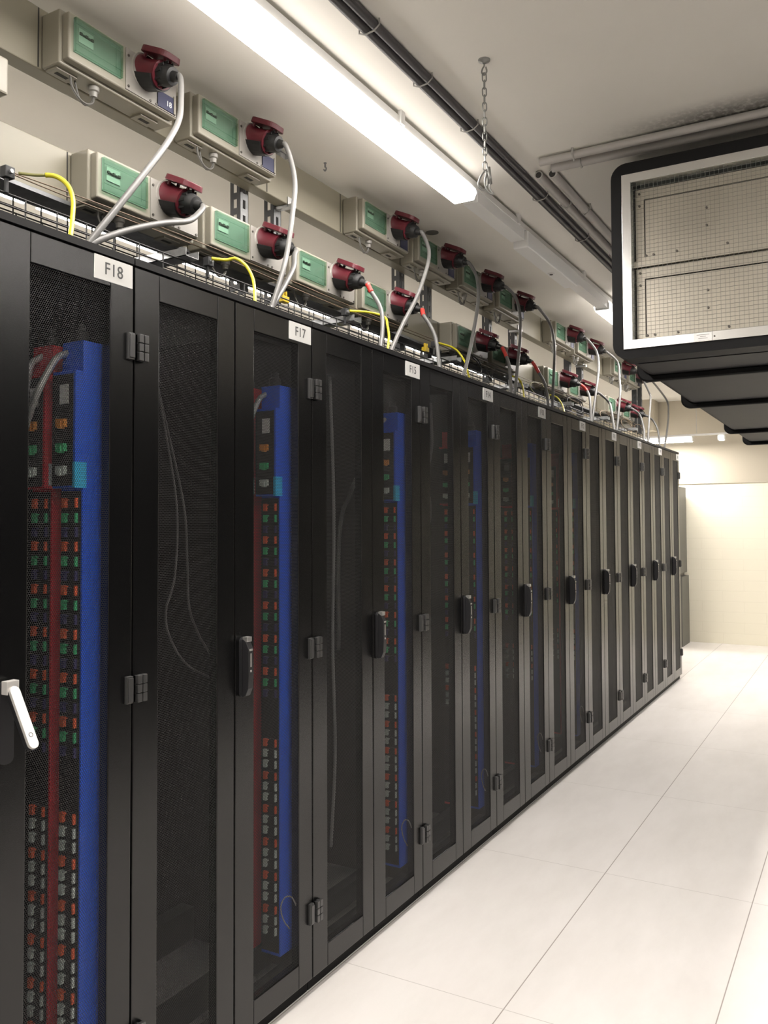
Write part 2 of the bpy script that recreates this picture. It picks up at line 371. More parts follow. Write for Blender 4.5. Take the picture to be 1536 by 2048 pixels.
def leaf_frame():
    b = MB(); x0, x1 = -.03, 0
    y0, y1 = .0025, LEAF - .0025
    b.box((x0, y0, Z0), (x1, MY0, Z1)); b.box((x0, MY1, Z0), (x1, y1, Z1))
    b.box((x0, MY0, Z0), (x1, MY1, MZ0)); b.box((x0, MY0, MZ1), (x1, MY1, Z1))
    return b.mesh('door', 'black')
LEAFM = leaf_frame()
def hinge_mesh(side):
    b = MB(); h = .034
    if side < 0:   # on the right edge of a right leaf: flat plate
        b.box((0, -.026, -h), (.010, -.006, h)); b.box((.010, -.024, -h + .004), (.014, -.008, h - .004))
    else:          # on the left edge of a left leaf: two knuckle columns
        for y in (.004, .021):
            for z0, z1 in ((-h, -h * .36), (-h * .30, h * .30), (h * .36, h)):
                b.box((0, y, z0), (.018, y + .014, z1))
        b.box((0, .004, -h), (.008, .034, h))
    return b.mesh('hinge', 'hinge')
HR, HL = hinge_mesh(-1), hinge_mesh(1)
def handle_mesh():
    b = MB()
    # dark escutcheon on the door, lever standing on it, silver cap on the upper end
    b.prism([(y + .033, z + 1.125) for y, z in round_rect(-.015, .015, -.090, .086, .014)], .0, .010, 'yz', 0)
    prof = [(.010, 1.208), (.024, 1.198), (.033, 1.178), (.034, 1.10), (.032, 1.062), (.022, 1.040), (.010, 1.036)]
    n = len(prof)
    vs = [(x, .033 - .011, z) for x, z in prof] + [(x, .033 + .011, z) for x, z in prof]
    b.add(vs, [tuple(range(n)), tuple(range(2 * n - 1, n - 1, -1))] + [(k, n + k, n + (k + 1) % n, (k + 1) % n) for k in range(n)], 0)
    b.box((.0105, .0225, 1.1985), (.029, .0435, 1.213), 1)
    b.box((.0335, .030, 1.125), (.0352, .035, 1.165), 1); b.cyl((.0335, .0325, 1.113), (.0352, .0325, 1.113), .004, 10, 1)
    b.box((.0325, .026, 1.172), (.0352, .040, 1.178), 1)
    return b.mesh('handle', ['plastic_black', 'chrome'])
HANDLE = handle_mesh()
def open_handle_mesh():
    b = MB()
    b.prism([(y + .033, z + 1.125) for y, z in round_rect(-.017, .017, -.090, .086, .014)], .0, .012, 'yz', 0)
    b.box((.012, .018, 1.186), (.030, .048, 1.214), 1)
    # the swung-out lever: silver face, dark back
    p0, p1 = Vector((.026, .033, 1.200)), Vector((.094, .036, 1.077)); ax = (p1 - p0).normalized(); side = Vector((0, 1, 0)); nr = side.cross(ax).normalized()
    if nr.x < 0: nr = -nr
    L = (p1 - p0).length
    lp = [(q[0], q[1]) for q in round_rect(-.0125, .0125, 0, L, .0118, 8)]
    def P(q, t): return p0 + side * q[0] + ax * q[1] + nr * t
    n = len(lp)
    for t0, t1, mi, s in ((-.010, .0, 0, 1.), (.0, .007, 1, .94)):
        b.add([P((q[0] * s, q[1]), t0) for q in lp] + [P((q[0] * s, q[1]), t1) for q in lp], [tuple(range(n)), tuple(range(2 * n - 1, n - 1, -1))] + [(k, n + k, n + (k + 1) % n, (k + 1) % n) for k in range(n)], mi)
    b.tube([P((.0045 * math.cos(a), L - .030 + .0045 * math.sin(a)), .0072) for a in np.linspace(0, 2 * math.pi, 16, endpoint=False)], .0007, 5, 0, closed=True)
    return b.mesh('handle', ['plastic_black', 'silver_paint'])
OPENH = open_handle_mesh()
def plate_mesh(txt):
    b = MB(); b.box((0, LEAF - .131, 2.1485), (.0022, LEAF - .008, 2.2075), 0)
    add_text(b, txt, .044, .0026, LEAF - .070, 2.1775, 1, .95)
    return b.mesh('name_plate', ['label', 'ink'])
def door_wire():
    pts = [(-.013, .330, .300), (-.012, .299, .345), (-.012, .262, .358), (-.012, .240, .337), (-.012, .254, .292), (-.013, .288, .250)]
    return MB().tube(spline(pts), .0022, 6).mesh('ground_wire', 'palewire', 2)
DW = door_wire()

NAMES = ['F18', 'F17', 'F15', 'F14', 'F13', 'F12', 'F11', 'F10', 'F9', 'F8']
RLAB = ['black server rack labelled F18, its silver door handle swung out', 'black server rack labelled F17, grey cable loops behind its left mesh door',
        'black server rack labelled F15, third from the near end of the row', 'black server rack labelled F14, fourth in the row from the F18 rack',
        'fifth black server rack in the row, just past the rack labelled F14', 'sixth black server rack, two places past the rack labelled F14',
        'seventh black server rack in the row from the F18 rack', 'third server rack from the end wall, with a small white plate',
        'next to last black server rack before the end of the row', 'last black server rack at the end of the row, facing the cream wall']
HZ = (2.0, 1.132, .262)
for i in range(10):
    y0 = S0 + W * (i - 1)
    t = thing('server_rack', RLAB[i], 'server rack', (0, y0, 0), 'row of black server racks')
    obj('cabinet_body', BODY, t); obj('base_plate', BASE, t)
    for side in (0, 1):
        d = obj('door', LEAFM, t, (0, LEAF * side, 0), bevel=.0025)
        obj('mesh_panel', PERF, d, (-.0035, MY0, MZ0))
        for z in HZ:
            if side: obj('hinge', HR, d, (0, LEAF, z), bevel=.0012)
            else: obj('hinge', HL, d, (0, 0, z), bevel=.0012)
        if side:
            h = obj('handle', OPENH if i == 0 else HANDLE, d, bevel=.002)
            h['label'] = 'silver swung-out handle' if i == 0 else 'black handle with silver tip'
            obj('name_plate', plate_mesh(NAMES[i]), d)
            if 0 < i < 6: obj('ground_wire', DW, d)

# ---------------------------------------------------------------- power strips inside the racks
def outlet_mesh(c):
    b = MB(); h = .0125
    # faces -y; two coloured flanks on a black body
    b.box((-.058, -.004, -h), (-.008, 0, h), 0)
    b.box((-.058, -.013, -h * .95), (-.046, -.004, h * .95), 1); b.box((-.014, -.011, -h * .95), (-.009, -.004, h * .95), 1)
    b.box((-.058, -.013, h * .55), (-.040, -.004, h * .8), 1)
    return b.mesh('outlet', ['pduface', {'o': 'orange', 'g': 'green', 'n': 'navy', 'w': 'greyout', 'a': 'orange2'}[c]])
OUTM = {c: outlet_mesh(c) for c in 'ognwa'}
def strip_body(c):
    b = MB(); b.box((-.075, 0, .16), (0, .080, 2.0), 0); b.box((-.0745, -.0015, .17), (-.004, 0, 1.63), 1)
    return b.mesh('casing', ['pdu' + c, 'pduface'])
def strip_module(c):
    b = MB(); b.box((-.080, -.024, 1.637), (.001, .0, 1.923), 0); b.box((-.0795, -.0255, 1.642), (-.006, -.024, 1.915), 1)
    b.box((-.052, -.027, 1.842), (-.022, -.0255, 1.890), 2)
    for z, mi in ((1.795, 3), (1.735, 4), (1.680, 5)): b.box((-.056, -.036, z - .010), (-.026, -.0255, z + .010), mi).box((-.044, -.040, z - .014), (-.034, -.0255, z + .004), mi)
    return b.mesh('control_module', ['pdu' + c, 'pduface', 'label', 'orange2', 'green', 'greyout'])
SB = {c: strip_body(c) for c in ('blue', 'red')}; SM = {c: strip_module(c) for c in ('blue', 'red')}
CT = {c: MB().box((-.008, -.0255, 1.637), (.0022, .010, 1.70)).mesh('marking_label', 'cyan') if c == 'blue' else MB().box((.001, -.012, 1.645), (.0022, .004, 1.70)).mesh('marking_label', 'label') for c in ('blue', 'red')}
GL = MB().lathe((-.035, .02, 2.0), (0, 0, 1), [(0, .020), (.025, .020), (.03, .013), (.045, .013)], 14).mesh('cable_gland', 'rubber', True)
def seq(lo_n):
    out = []
    for g in range(6): out += [(1.600 - .1065 * g - d, c) for c, d in (('o', 0), ('g', .036), ('n', .071))]
    for g in range(6): out += [(.838 - .106 * g - d, c) for c, d in (('o', 0), ('w', .034), ('w', .068))]
    return out
OUTS = seq(0)
RN = ['F18', 'F17', 'F15', 'F14', None, None]
def power_strip(i, c, x, n):
    where = 'rack ' + RN[i] if RN[i] else ['fifth', 'sixth'][i - 4] + ' rack from the near end'
    t = thing('power_strip', '%s vertical power strip behind the right mesh door, %s' % (c, where), 'power strip', (x, S0 + W * i - .126, 0), 'power strips in the racks')
    obj('casing', SB[c], t, bevel=.003)
    m = obj('control_module', SM[c], t); obj('marking_label', CT[c], m)
    obj('cable_gland', GL, t)
    for z, k in OUTS[:n]: obj('outlet', OUTM[k], t, (0, -.0015, z))
for i in range(6):
    power_strip(i, 'blue', -.04, 99 if i < 4 else 24)
    power_strip(i, 'red', -.15, 99 if i < 2 else 24)
def cord_thing(name, label, cat, pts, r, m, group=None, n=8, sub=8):
    o = obj(name, MB().tube(spline(pts, sub), r, n).mesh(name, m, 2)); return tag(o, label, cat, group)
# braided feeds that leave the tops of the strips
for i, nm in ((0, 'F18'), (1, 'F17'), (2, 'F15')):
    dy = W * i
    cord_thing('braided_cable', 'silver braided cable curving from the top of the blue strip in the %s rack' % nm, 'cable',
               [(-.075, 1.456 + dy, 2.0), (-.085, 1.452 + dy, 1.992), (-.10, 1.442 + dy, 1.976), (-.10, 1.408 + dy, 1.958), (-.10, 1.379 + dy, 1.917), (-.11, 1.352 + dy, 1.85), (-.20, 1.38 + dy, 1.74), (-.27, 1.43 + dy, 1.66), (-.34, 1.48 + dy, 1.58), (-.37, 1.50 + dy, 1.4), (-.37, 1.50 + dy, 1.0)], .0085, 'braid', 'braided feed cables')
    if i < 2:
        cord_thing('braided_cable', 'silver braided cable curving from the top of the red strip in the %s rack' % nm, 'cable',
                   [(-.185, 1.456 + dy, 2.0), (-.192, 1.445 + dy, 1.98), (-.20, 1.430 + dy, 1.968), (-.20, 1.410 + dy, 1.950), (-.20, 1.398 + dy, 1.90), (-.21, 1.39 + dy, 1.82), (-.25, 1.40 + dy, 1.6)], .0085, 'braid', 'braided feed cables')
cord_thing('rack_cable', 'outer grey cable bowed in a wide loop inside the F17 rack', 'cable', [(-.32, 1.93, 2.12), (-.20, 1.875, 1.85), (-.12, 1.845, 1.60), (-.10, 1.818, 1.402), (-.10, 1.783, 1.305), (-.10, 1.799, 1.226), (-.10, 1.871, 1.138), (-.10, 1.99, 1.078), (-.12, 2.06, 1.05)], .0032, 'cable', 'loops in the F17 rack')
cord_thing('rack_cable', 'inner grey cable bowed in a tight loop inside the F17 rack', 'cable', [(-.36, 1.97, 2.12), (-.22, 1.905, 1.85), (-.12, 1.875, 1.60), (-.10, 1.869, 1.428), (-.10, 1.876, 1.311), (-.10, 1.913, 1.228), (-.10, 1.974, 1.153), (-.12, 2.05, 1.11)], .0034, 'cable', 'loops in the F17 rack')
for k, (y, lab) in enumerate(((2.60, 'grey cable hanging straight down behind the left door of the F15 rack'), (2.67, 'second straight grey cable behind the left door of the F15 rack'))):
    cord_thing('rack_cable', lab, 'cable', [(-.13, y, 2.1), (-.12, y + .01, 1.6), (-.12, y, 1.1), (-.12, y + .015, .7), (-.13, y, .35)], .006, 'cable_dark', 'straight cables in the F15 rack')
cord_thing('rack_cable', 'bundled grey cable looping behind the left door of the F14 rack', 'cable', [(-.12, 3.50, 2.1), (-.10, 3.47, 1.9), (-.10, 3.42, 1.75), (-.10, 3.45, 1.6), (-.12, 3.44, 1.4), (-.13, 3.46, 1.0)], .006, 'cable')
cord_thing('rack_cable', 'grey cable looping behind the left door of the fifth rack', 'cable', [(-.12, 4.26, 2.1), (-.10, 4.24, 1.9), (-.10, 4.20, 1.75), (-.10, 4.23, 1.6), (-.12, 4.22, 1.4)], .008, 'cable')
# ---------------------------------------------------------------- distribution boxes and their cables
UP = [1.667, 2.216, 3.317, 3.869, 4.419, 4.966, 6.08, 6.64, 7.75, 8.3]
LO = [1.774, 2.283, 2.798, 3.31, 4.331, 4.84, 5.89, 6.396, 7.53, 8.05]
UZ, LZ, FX = 2.888, 2.515, -.36
TILT = math.radians(20); AX = Vector((math.cos(TILT), 0, -math.sin(TILT))); NR = Vector((math.sin(TILT), 0, math.cos(TILT)))
SO = Vector((0, .307, .104))
def enclosure():
    b = MB(); b.box((-.105, 0, 0), (-.028, .462, .162)); b.box((-.030, .010, .011), (0, .452, .151))
    return b.mesh('enclosure', 'beige')
def feet():
    b = MB(); y = 0
    b.box((-.098, y + .01, -.006), (-.050, y + .085, .004), 0); b.box((-.082, y + .026, -.0066), (-.068, y + .068, -.004), 1)
    return b.mesh('mounting_foot', ['beige', 'dark'])
def window_back():
    b = MB(); y0, y1, z0, z1 = .027, .207, .037, .137
    b.box((0, y0, z0), (.0015, y1, z1), 0)
    b.box((.0015, y0 + .016, z0 + .036), (.004, y0 + .070, z0 + .078), 1)
    for k in range(5): b.box((.004, y0 + .018 + k * .0105, z0 + .0575), (.0085, y0 + .0265 + k * .0105, z0 + .065 - (k % 2) * .003), 2)
    return b.mesh('window', ['winback', 'breaker', 'dark'])
def window_pane():
    b = MB(); y0, y1, z0, z1 = .027, .207, .037, .137
    b.box((.0095, y0, z0), (.0115, y1, z1)); 
    for a, c in (((.0015, y0, z0), (.0095, y0 + .002, z1)), ((.0015, y1 - .002, z0), (.0095, y1, z1)), ((.0015, y0, z0), (.0095, y1, z0 + .002)), ((.0015, y0, z1 - .002), (.0095, y1, z1))): b.box(a, c)
    b.box((.0116, y1 - .030, z0 + .012), (.0122, y1 - .0285, z1 - .012)); b.box((.0116, y0, z1 - .021), (.0122, y1, z1 - .0195)); b.box((.0116, y0, z0 + .0195), (.0122, y1, z0 + .021))
    return b.mesh('pane', 'greenglass')
def plate():
    b = MB(); b.box((0, .226, .016), (.003, .446, .147), 0)
    for y, z in ((.236, .028), (.236, .125), (.330, .022), (.356, .022), (.438, .022)): b.cyl((.003, y, z), (.0055, y, z), .0042, 8, 1)
    b.lathe((.003, SO.y, SO.z), (1, 0, 0), [(0, .060), (.004, .057)], 24, 0)
    return b.mesh('socket_plate', ['socketplate', 'screw'])
def socket():
    b = MB(); b.lathe(SO - AX * .012, AX, [(0, .054), (.016, .051), (.026, .043), (.078, .0415), (.090, .044), (.098, .044), (.098, .036)], 24, 0)
    return b.mesh('socket', 'red', True)
def socket_base():
    b = MB(); n = 10; vs = []
    for d in (.002, .080):
        for r in (.0425, .056 if d < .05 else .050):
            for k in range(n + 1):
                t = math.radians(198 + 144 * k / n); vs.append(SO + AX * d + Vector((0, 1, 0)) * (r * math.cos(t)) + NR * (r * math.sin(t)))
    m = n + 1; fs = []
    for k in range(n):
        fs += [(k, k + 1, m + k + 1, m + k), (2 * m + k, 3 * m + k, 3 * m + k + 1, 2 * m + k + 1), (m + k, m + k + 1, 3 * m + k + 1, 3 * m + k), (k, 2 * m + k, 2 * m + k + 1, k + 1)]
    fs += [(0, m, 3 * m, 2 * m), (n, 2 * m + n, 3 * m + n, m + n)]
    b.add(vs, fs); b.lathe(SO + AX * .012 - NR * .046, -NR, [(0, .013), (.016, .010)], 10, 0)
    return b.mesh('socket_base', 'rubber')
def lid():
    b = MB(); t = math.radians(25); a = Vector((math.cos(t), 0, -math.sin(t))); nn = Vector((math.sin(t), 0, math.cos(t)))
    c = SO + AX * .004 + NR * .063
    lp = round_rect(-.044, .044, -.012, .112, .030)
    n = len(lp)
    def P(q, h): return c + Vector((0, q[0], 0)) + a * q[1] + nn * h
    b.add([P(q, -.009) for q in lp] + [P((q[0] * .95, q[1] * .97), .010) for q in lp], [tuple(range(n)), tuple(range(2 * n - 1, n - 1, -1))] + [(k, n + k, n + (k + 1) % n, (k + 1) % n) for k in range(n)])
    for y in (-.020, .020):
        p = SO + AX * .006 + NR * .040 + Vector((0, y, 0)); q = c + a * .006 + Vector((0, y, 0)) - nn * .006
        b.cyl(p, q, .006, 8)
        p = SO + AX * .088 + NR * .038 + Vector((0, y * .6, 0)); q = c + a * .085 + Vector((0, y * .6, 0)) - nn * .006
        b.cyl(p, q, .005, 8)
    return b.mesh('lid', 'red')
def gland():
    b = MB(); b.lathe((-.055, .150, 0), (0, 0, -1), [(0, .017), (.014, .017), (.017, .012), (.032, .011)], 14)
    return b.mesh('cable_gland', 'gland', True)
def loop():
    b = MB()
    b.tube(spline([(-.055, .150, -.03), (-.053, .146, -.050), (-.050, .120, -.066), (-.050, .090, -.060), (-.052, .066, -.034), (-.055, .062, -.002)], 5), .0035, 6)
    b.tube(spline([(-.055, .150, -.03), (-.060, .143, -.052), (-.066, .126, -.062), (-.068, .105, -.045), (-.068, .090, -.003)], 5), .003, 6)
    return b.mesh('wire_loop', 'wire', 2)
def number_plate(txt):
    b = MB(); y0, y1, z0, z1 = .360, .434, .020, .072
    b.box((.003, y0, z0), (.0065, y1, z1), 0); b.box((.0065, y1 - .004, z0), (.009, y1 + .003, z1 + .006), 1)
    if txt: add_text(b, txt, .026, .0072, (y0 + y1) / 2 + .012, (z0 + z1) / 2 - .004, 2)
    return b.mesh('number_plate', ['blueplate', 'beige', 'whiteink'])
BX = dict(enc=enclosure(), foot=feet(), win=window_back(), pane=window_pane(), plate=plate(), sock=socket(), sb=socket_base(), lid=lid(), gland=gland(), loop=loop())
NP = {'18': number_plate('18'), '': number_plate('')}
ORD = ['first', 'second', 'third', 'fourth', 'fifth', 'sixth', 'seventh', 'eighth', 'ninth', 'tenth']
def dist_box(row, i, y, z):
    if (row, i) == ('upper', 0): lab = 'beige distribution box with a blue 18 plate under its red socket'
    else: lab = 'beige distribution box with red socket, %s along the %s row of boxes' % (ORD[i], row)
    t = thing('distribution_box', lab, 'distribution box', (FX, y - .027, z), '%s row of distribution boxes' % row)
    e = obj('enclosure', BX['enc'], t, bevel=.006, seg=3); obj('mounting_foot', BX['foot'], e); obj('mounting_foot', BX['foot'], e, (0, .33, 0))
    w = obj('window', BX['win'], t); w['label'] = 'green see-through breaker window'; obj('pane', BX['pane'], w)
    obj('socket_plate', BX['plate'], t)
    s = obj('socket', BX['sock'], t); s['label'] = 'red socket'; obj('socket_base', BX['sb'], s); obj('lid', BX['lid'], s, bevel=.002)
    obj('cable_gland', BX['gland'], t); obj('wire_loop', BX['loop'], t)
    if row == 'upper': obj('number_plate', NP['18' if i == 0 else ''], t)
for i, y in enumerate(UP): dist_box('upper', i, y, UZ)
for i, y in enumerate(LO): dist_box('lower', i, y, LZ)

def plug_mesh():
    b = MB(); b.lathe(SO + AX * .066, AX, [(0, .0335), (.012, .0345), (.046, .0335), (.054, .030), (.064, .027), (.066, .017), (.076, .015), (.088, .0125)], 22, 0)
    for k in range(10):
        t = 2 * math.pi * k / 10; b.box(*[tuple(SO + AX * d + Vector((0, 1, 0)) * (.0345 * math.cos(t)) + NR * (.0345 * math.sin(t)) + Vector((0, s, s))) for d, s in ((.075, -.0015), (.108, .0015))])
    return b.mesh('plug', 'rubber', True)
PLUG = plug_mesh()
def power_cable(row, i, y, z, pts):
    lab = 'grey power cable plugged into the %s box of the %s row' % (ORD[i], row)
    org = Vector((FX, y - .027, z))
    t = thing('power_cable', lab, 'cable', org, 'grey power cables')
    p = obj('plug', PLUG, t); p['label'] = 'black plug'
    e = SO + AX * .150
    P = [e - AX * .01, e + AX * .012] + [Vector(q) - org for q in pts[:-1]] + [Vector(pts[-1]) - org, Vector(pts[-1]) - org + Vector((.002, -.012, -.035))]
    m = 'cable' if i in (0, 1) else 'cable_dark' if row == 'upper' and i < 6 else 'cable'
    obj('cord', MB().tube(spline(P, 8), .0093, 10).mesh('cord', 'cable', 2), t)
    if row == 'lower' and 2 <= i <= 6:
        q = spline(P, 8)[8:17]
        s = obj('sleeve', MB().tube(q, .0112, 10).mesh('sleeve', 'redboot', 2), t); s['label'] = 'red sleeve'
for i, y in enumerate(UP): power_cable('upper', i, y, UZ, CORDS['U%d' % i])
for i, y in enumerate(LO): power_cable('lower', i, y, LZ, CORDS['L%d' % i])

# ---------------------------------------------------------------- trunking, posts, trays
def trunking(name, z0, z1, joints, lab):
    t = thing(name, lab, 'cable trunking', (0, 0, z0), 'beige cable trunking')
    obj('trunk_body', MB().box((-.528, .5, 0), (-.467, 8.78, z1 - z0)).mesh('trunk_body', 'beige2'), t, bevel=.004)
    for y in joints:
        obj('joint', MB().box((-.468, y, .004), (-.4655, y + .004, z1 - z0 - .004)).mesh('joint', 'dark'), t)
    return t
tu = trunking('cable_trunking', 2.887, 3.072, (1.628, 2.72, 3.27, 6.03, 7.25), 'beige cable trunking behind the upper row of boxes, just under the ceiling')
for y in (1.10, 2.86, 5.55, 7.1):
    b = MB(); b.box((-.530, y, -.014), (-.44, y + .028, -.002)); b.box((-.4665, y, -.012), (-.4625, y + .028, .03)); b.cyl((-.445, y + .014, -.02), (-.445, y + .014, .0), .006, 8)
    h = obj('hanger', b.mesh('hanger', 'galv'), tu); obj('hanger_top', MB().box((-.530, y, .186), (-.50, y + .028, .232)).mesh('hanger_top', 'galv'), h)
tl = trunking('cable_trunking', 2.525, 2.682, (1.735, 3.79, 4.29, 5.84, 7.0), 'beige cable trunking behind the lower row of boxes, above the wire tray')
obj('edge_rail', MB().box((-.55, .5, -.014), (-.455, 8.78, -.002)).mesh('edge_rail', 'galv_dark'), tl)
t = thing('junction_box', 'plain beige junction box under the upper trunking at the photo\'s edge', 'junction box', (-.36, 1.33, 2.70))
obj('enclosure', MB().box((-.10, 0, 0), (0, .125, .10)).mesh('enclosure', 'beige'), t, bevel=.006)
obj('stem', MB().cyl((-.13, .06, .05), (-.13, .06, .19), .012, 10).box((-.15, .03, .02), (-.10, .09, .08)).mesh('stem', 'beige'), t)

def slotted(h, w=.052, d=.05):
    """a U-section with slotted walls: the front (+x) and the near (-y) wall"""
    b = MB(); th = .0025; sw = w * .34; pitch = .062; sl = .036
    def wall(put):
        put(0, (w - sw) / 2, 0, h); put((w + sw) / 2, w, 0, h)
        z = 0
        while z < h:
            put((w - sw) / 2, (w + sw) / 2, z, min(h, z + pitch - sl)); z += pitch
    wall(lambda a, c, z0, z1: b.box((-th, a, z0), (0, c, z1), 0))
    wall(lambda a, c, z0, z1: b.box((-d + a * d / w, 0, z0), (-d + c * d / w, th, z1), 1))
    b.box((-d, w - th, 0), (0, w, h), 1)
    b.box((-d, 0, h - .005), (.03, w + .03, h), 0)
    return b.mesh('slotted_post', ['postfront', 'postside'])
POST = slotted(CEIL - 2.475)
PL = ['slotted steel post behind the second boxes, nearer the F18 end of its pair', 'slotted steel post behind the second boxes, farther of its pair', 'slotted steel post behind the fourth box of the upper row', 'slotted steel post between the fourth and fifth boxes of the upper row',
      'slotted steel post behind the sixth box of the upper row', 'slotted steel post just past the sixth box of the upper row', 'slotted steel post behind the eighth box of the upper row', 'slotted steel post just past the eighth box of the upper row', 'slotted steel post in front of the pale end wall, first of two', 'slotted steel post in front of the pale end wall, last of all']
for k, y in enumerate((2.63, 2.85, 3.96, 4.29, 5.19, 5.66, 6.93, 7.28, 8.92, 9.12)):
    o = obj('slotted_post', POST, None, (-.53 if k < 8 else -.44, y, 2.475)); tag(o, PL[k], 'post', 'slotted steel posts')

def tray(name, lab, x0, x1, z0, z1, m, y0=.7, y1=8.75):
    t = thing(name, lab, 'cable tray', (0, y0, z0))
    L = y1 - y0; h = z1 - z0; r = .0026
    b = MB()
    for x, z in ((x1, h), (x1, h * .5), (x0, h), (x0, h * .5), (x1, 0), (x0, 0), (x0 + (x1 - x0) * .33, 0), (x0 + (x1 - x0) * .66, 0)): b.cyl((x, 0, z), (x, L, z), r, 6)
    obj('side_wire', b.mesh('side_wire', m), t)
    cw = MB().tube([(x0, 0, h), (x0, 0, 0), (x1, 0, 0), (x1, 0, h)], r, 6).mesh('cross_wire', m); y = .05
    while y < L: obj('cross_wire', cw, t, (0, y, 0)); y += .1
    return t
ta = tray('wire_tray', 'dark wire basket tray running just above the rack fronts', -.44, -.28, 2.336, 2.398, 'darkzinc')
for y in (2.05, 3.07, 4.10, 5.12, 6.1, 7.1, 8.1):
    b = MB(); b.box((-.52, y - .7 - .03, .068), (-.25, y - .7 + .03, .0705)); b.box((-.52, y - .7 - .03, .068), (-.25, y - .7 - .0275, .095)); b.box((-.52, y - .7 + .0275, .068), (-.25, y - .7 + .03, .095))
    obj('bracket', b.mesh('bracket', 'galv'), ta)
tray('wire_tray', 'second wire basket tray, farther back beneath the lower trunking', -.72, -.60, 2.475, 2.54, 'darkzinc')
for k, (x, y, z, lab) in enumerate(((-.27, 1.40, 2.452, 'steel earth terminal block on the tray edge above the F18 rack'), (-.27, 2.165, 2.424, 'steel earth terminal block on the tray above the F17 rack'), (-.27, 3.02, 2.438, 'steel earth terminal block on the tray above the F15 rack'),
                                   (-.27, 3.865, 2.455, 'steel earth terminal block on the tray above the F14 rack'), (-.27, 4.885, 2.438, 'steel earth terminal block on the tray beyond the F14 rack'))):
    t = thing('earth_terminal', lab, 'terminal', (x, y, z), 'earth terminals on the tray')
    obj('clamp_body', MB().box((-.02, -.020, -.016), (.004, .008, .014)).box((-.012, -.014, -.055), (-.004, -.004, -.016)).mesh('clamp_body', 'postside'), t, bevel=.002)
    obj('bolt', MB().cyl((.004, -.006, .0), (.011, -.006, .0), .006, 6).mesh('bolt', 'galv'), t)
for (x, y, z, lab) in ((-.30, 2.60, 2.408, 'yellow plastic block hanging under the second lower box'), (-.30, 3.80, 2.425, 'yellow plastic block on the tray past the fourth lower box'), (-.30, 5.15, 2.43, 'yellow plastic block on the tray under the sixth lower box')):
    b = MB(); b.box((-.02, 0, -.014), (.004, .042, .010)); b.box((-.012, .008, .010), (0, .013, .03)); b.box((-.012, .028, .010), (0, .033, .03))
    tag(obj('terminal_block', b.mesh('terminal_block', 'yellow'), None, (x, y, z), bevel=.002), lab, 'terminal block', 'yellow terminal blocks')
EL = ['yellow earth cable dropping onto the F18 rack', 'yellow earth cable dropping onto the F17 rack', 'yellow earth cable dropping onto the F15 rack', 'yellow earth cable dropping onto the F14 rack', 'yellow earth cable dropping onto the fifth rack', 'yellow earth cable dropping onto the sixth rack']
for k in range(6):
    P = CORDS['E%d' % k]; q = spline(P + [(P[-1][0], P[-1][1] - .006, P[-1][2] - .03)], 8); n = 12 if k == 0 else 0
    b = MB(); b.tube(q[n:], .0062 if k == 0 else .0055, 8, 0)
    if n: b.tube(q[:n + 1], .0042, 8, 1)
    tag(obj('earth_cable', b.mesh('earth_cable', ['earth', 'earth_dark'], 2)), EL[k], 'cable', 'yellow earth cables')
def wavy(y0, y1, x, z, a, ph, step=.35):
    return [(x + a * .5 * math.sin(ph + 2.1 * y), y, z + a * math.sin(ph + 3.3 * y)) for y in np.arange(y0, y1, step)]
cord_thing('thin_cable', 'thin brown cable stretched along the fronts of the lower boxes', 'cable', [(-.29, 1.41, 2.462), (-.30, 1.6, 2.475), (-.315, 1.8, 2.488)] + wavy(2.1, 8.6, -.335, 2.503, .004, 0), .002, 'copper')
cord_thing('thin_cable', 'thin brown cable sagging just below the other along the lower boxes', 'cable', [(-.29, 1.41, 2.458), (-.30, 1.6, 2.462), (-.315, 1.85, 2.474)] + wavy(2.15, 8.6, -.345, 2.488, .007, 1.), .002, 'copper')
for k, (x, z, a, m, lab) in enumerate(((-.33, 2.352, .010, 'rubber', 'black data cable lying along the front wire tray'), (-.38, 2.350, .008, 'cable_dark', 'grey data cable lying along the front wire tray'), (-.41, 2.353, .012, 'earth_dark', 'olive earth cable lying along the front wire tray'))):
    cord_thing('tray_cable', lab, 'cable', wavy(2.4, 8.7, x, z, a, k * 1.7, .22), .006, m, 'cables in the wire tray')
for k, (y, m) in enumerate(((4.3, 'rubber'), (5.5, 'earth_dark'), (6.3, 'rubber'), (7.2, 'copper'), (7.9, 'copper'), (8.4, 'copper'))):
    pts = [(-.30 + .02 * math.cos(t * 1.3), y + .16 * math.cos(t) + .01 * t, 2.44 + .055 * math.sin(t)) for t in np.linspace(0, 7.5, 16)]
    cord_thing('slack_cable', 'coil of slack thin cable on the wire tray, %s from the F18 end' % ORD[k], 'cable', pts, .0035, m, 'slack coils on the tray', sub=4)
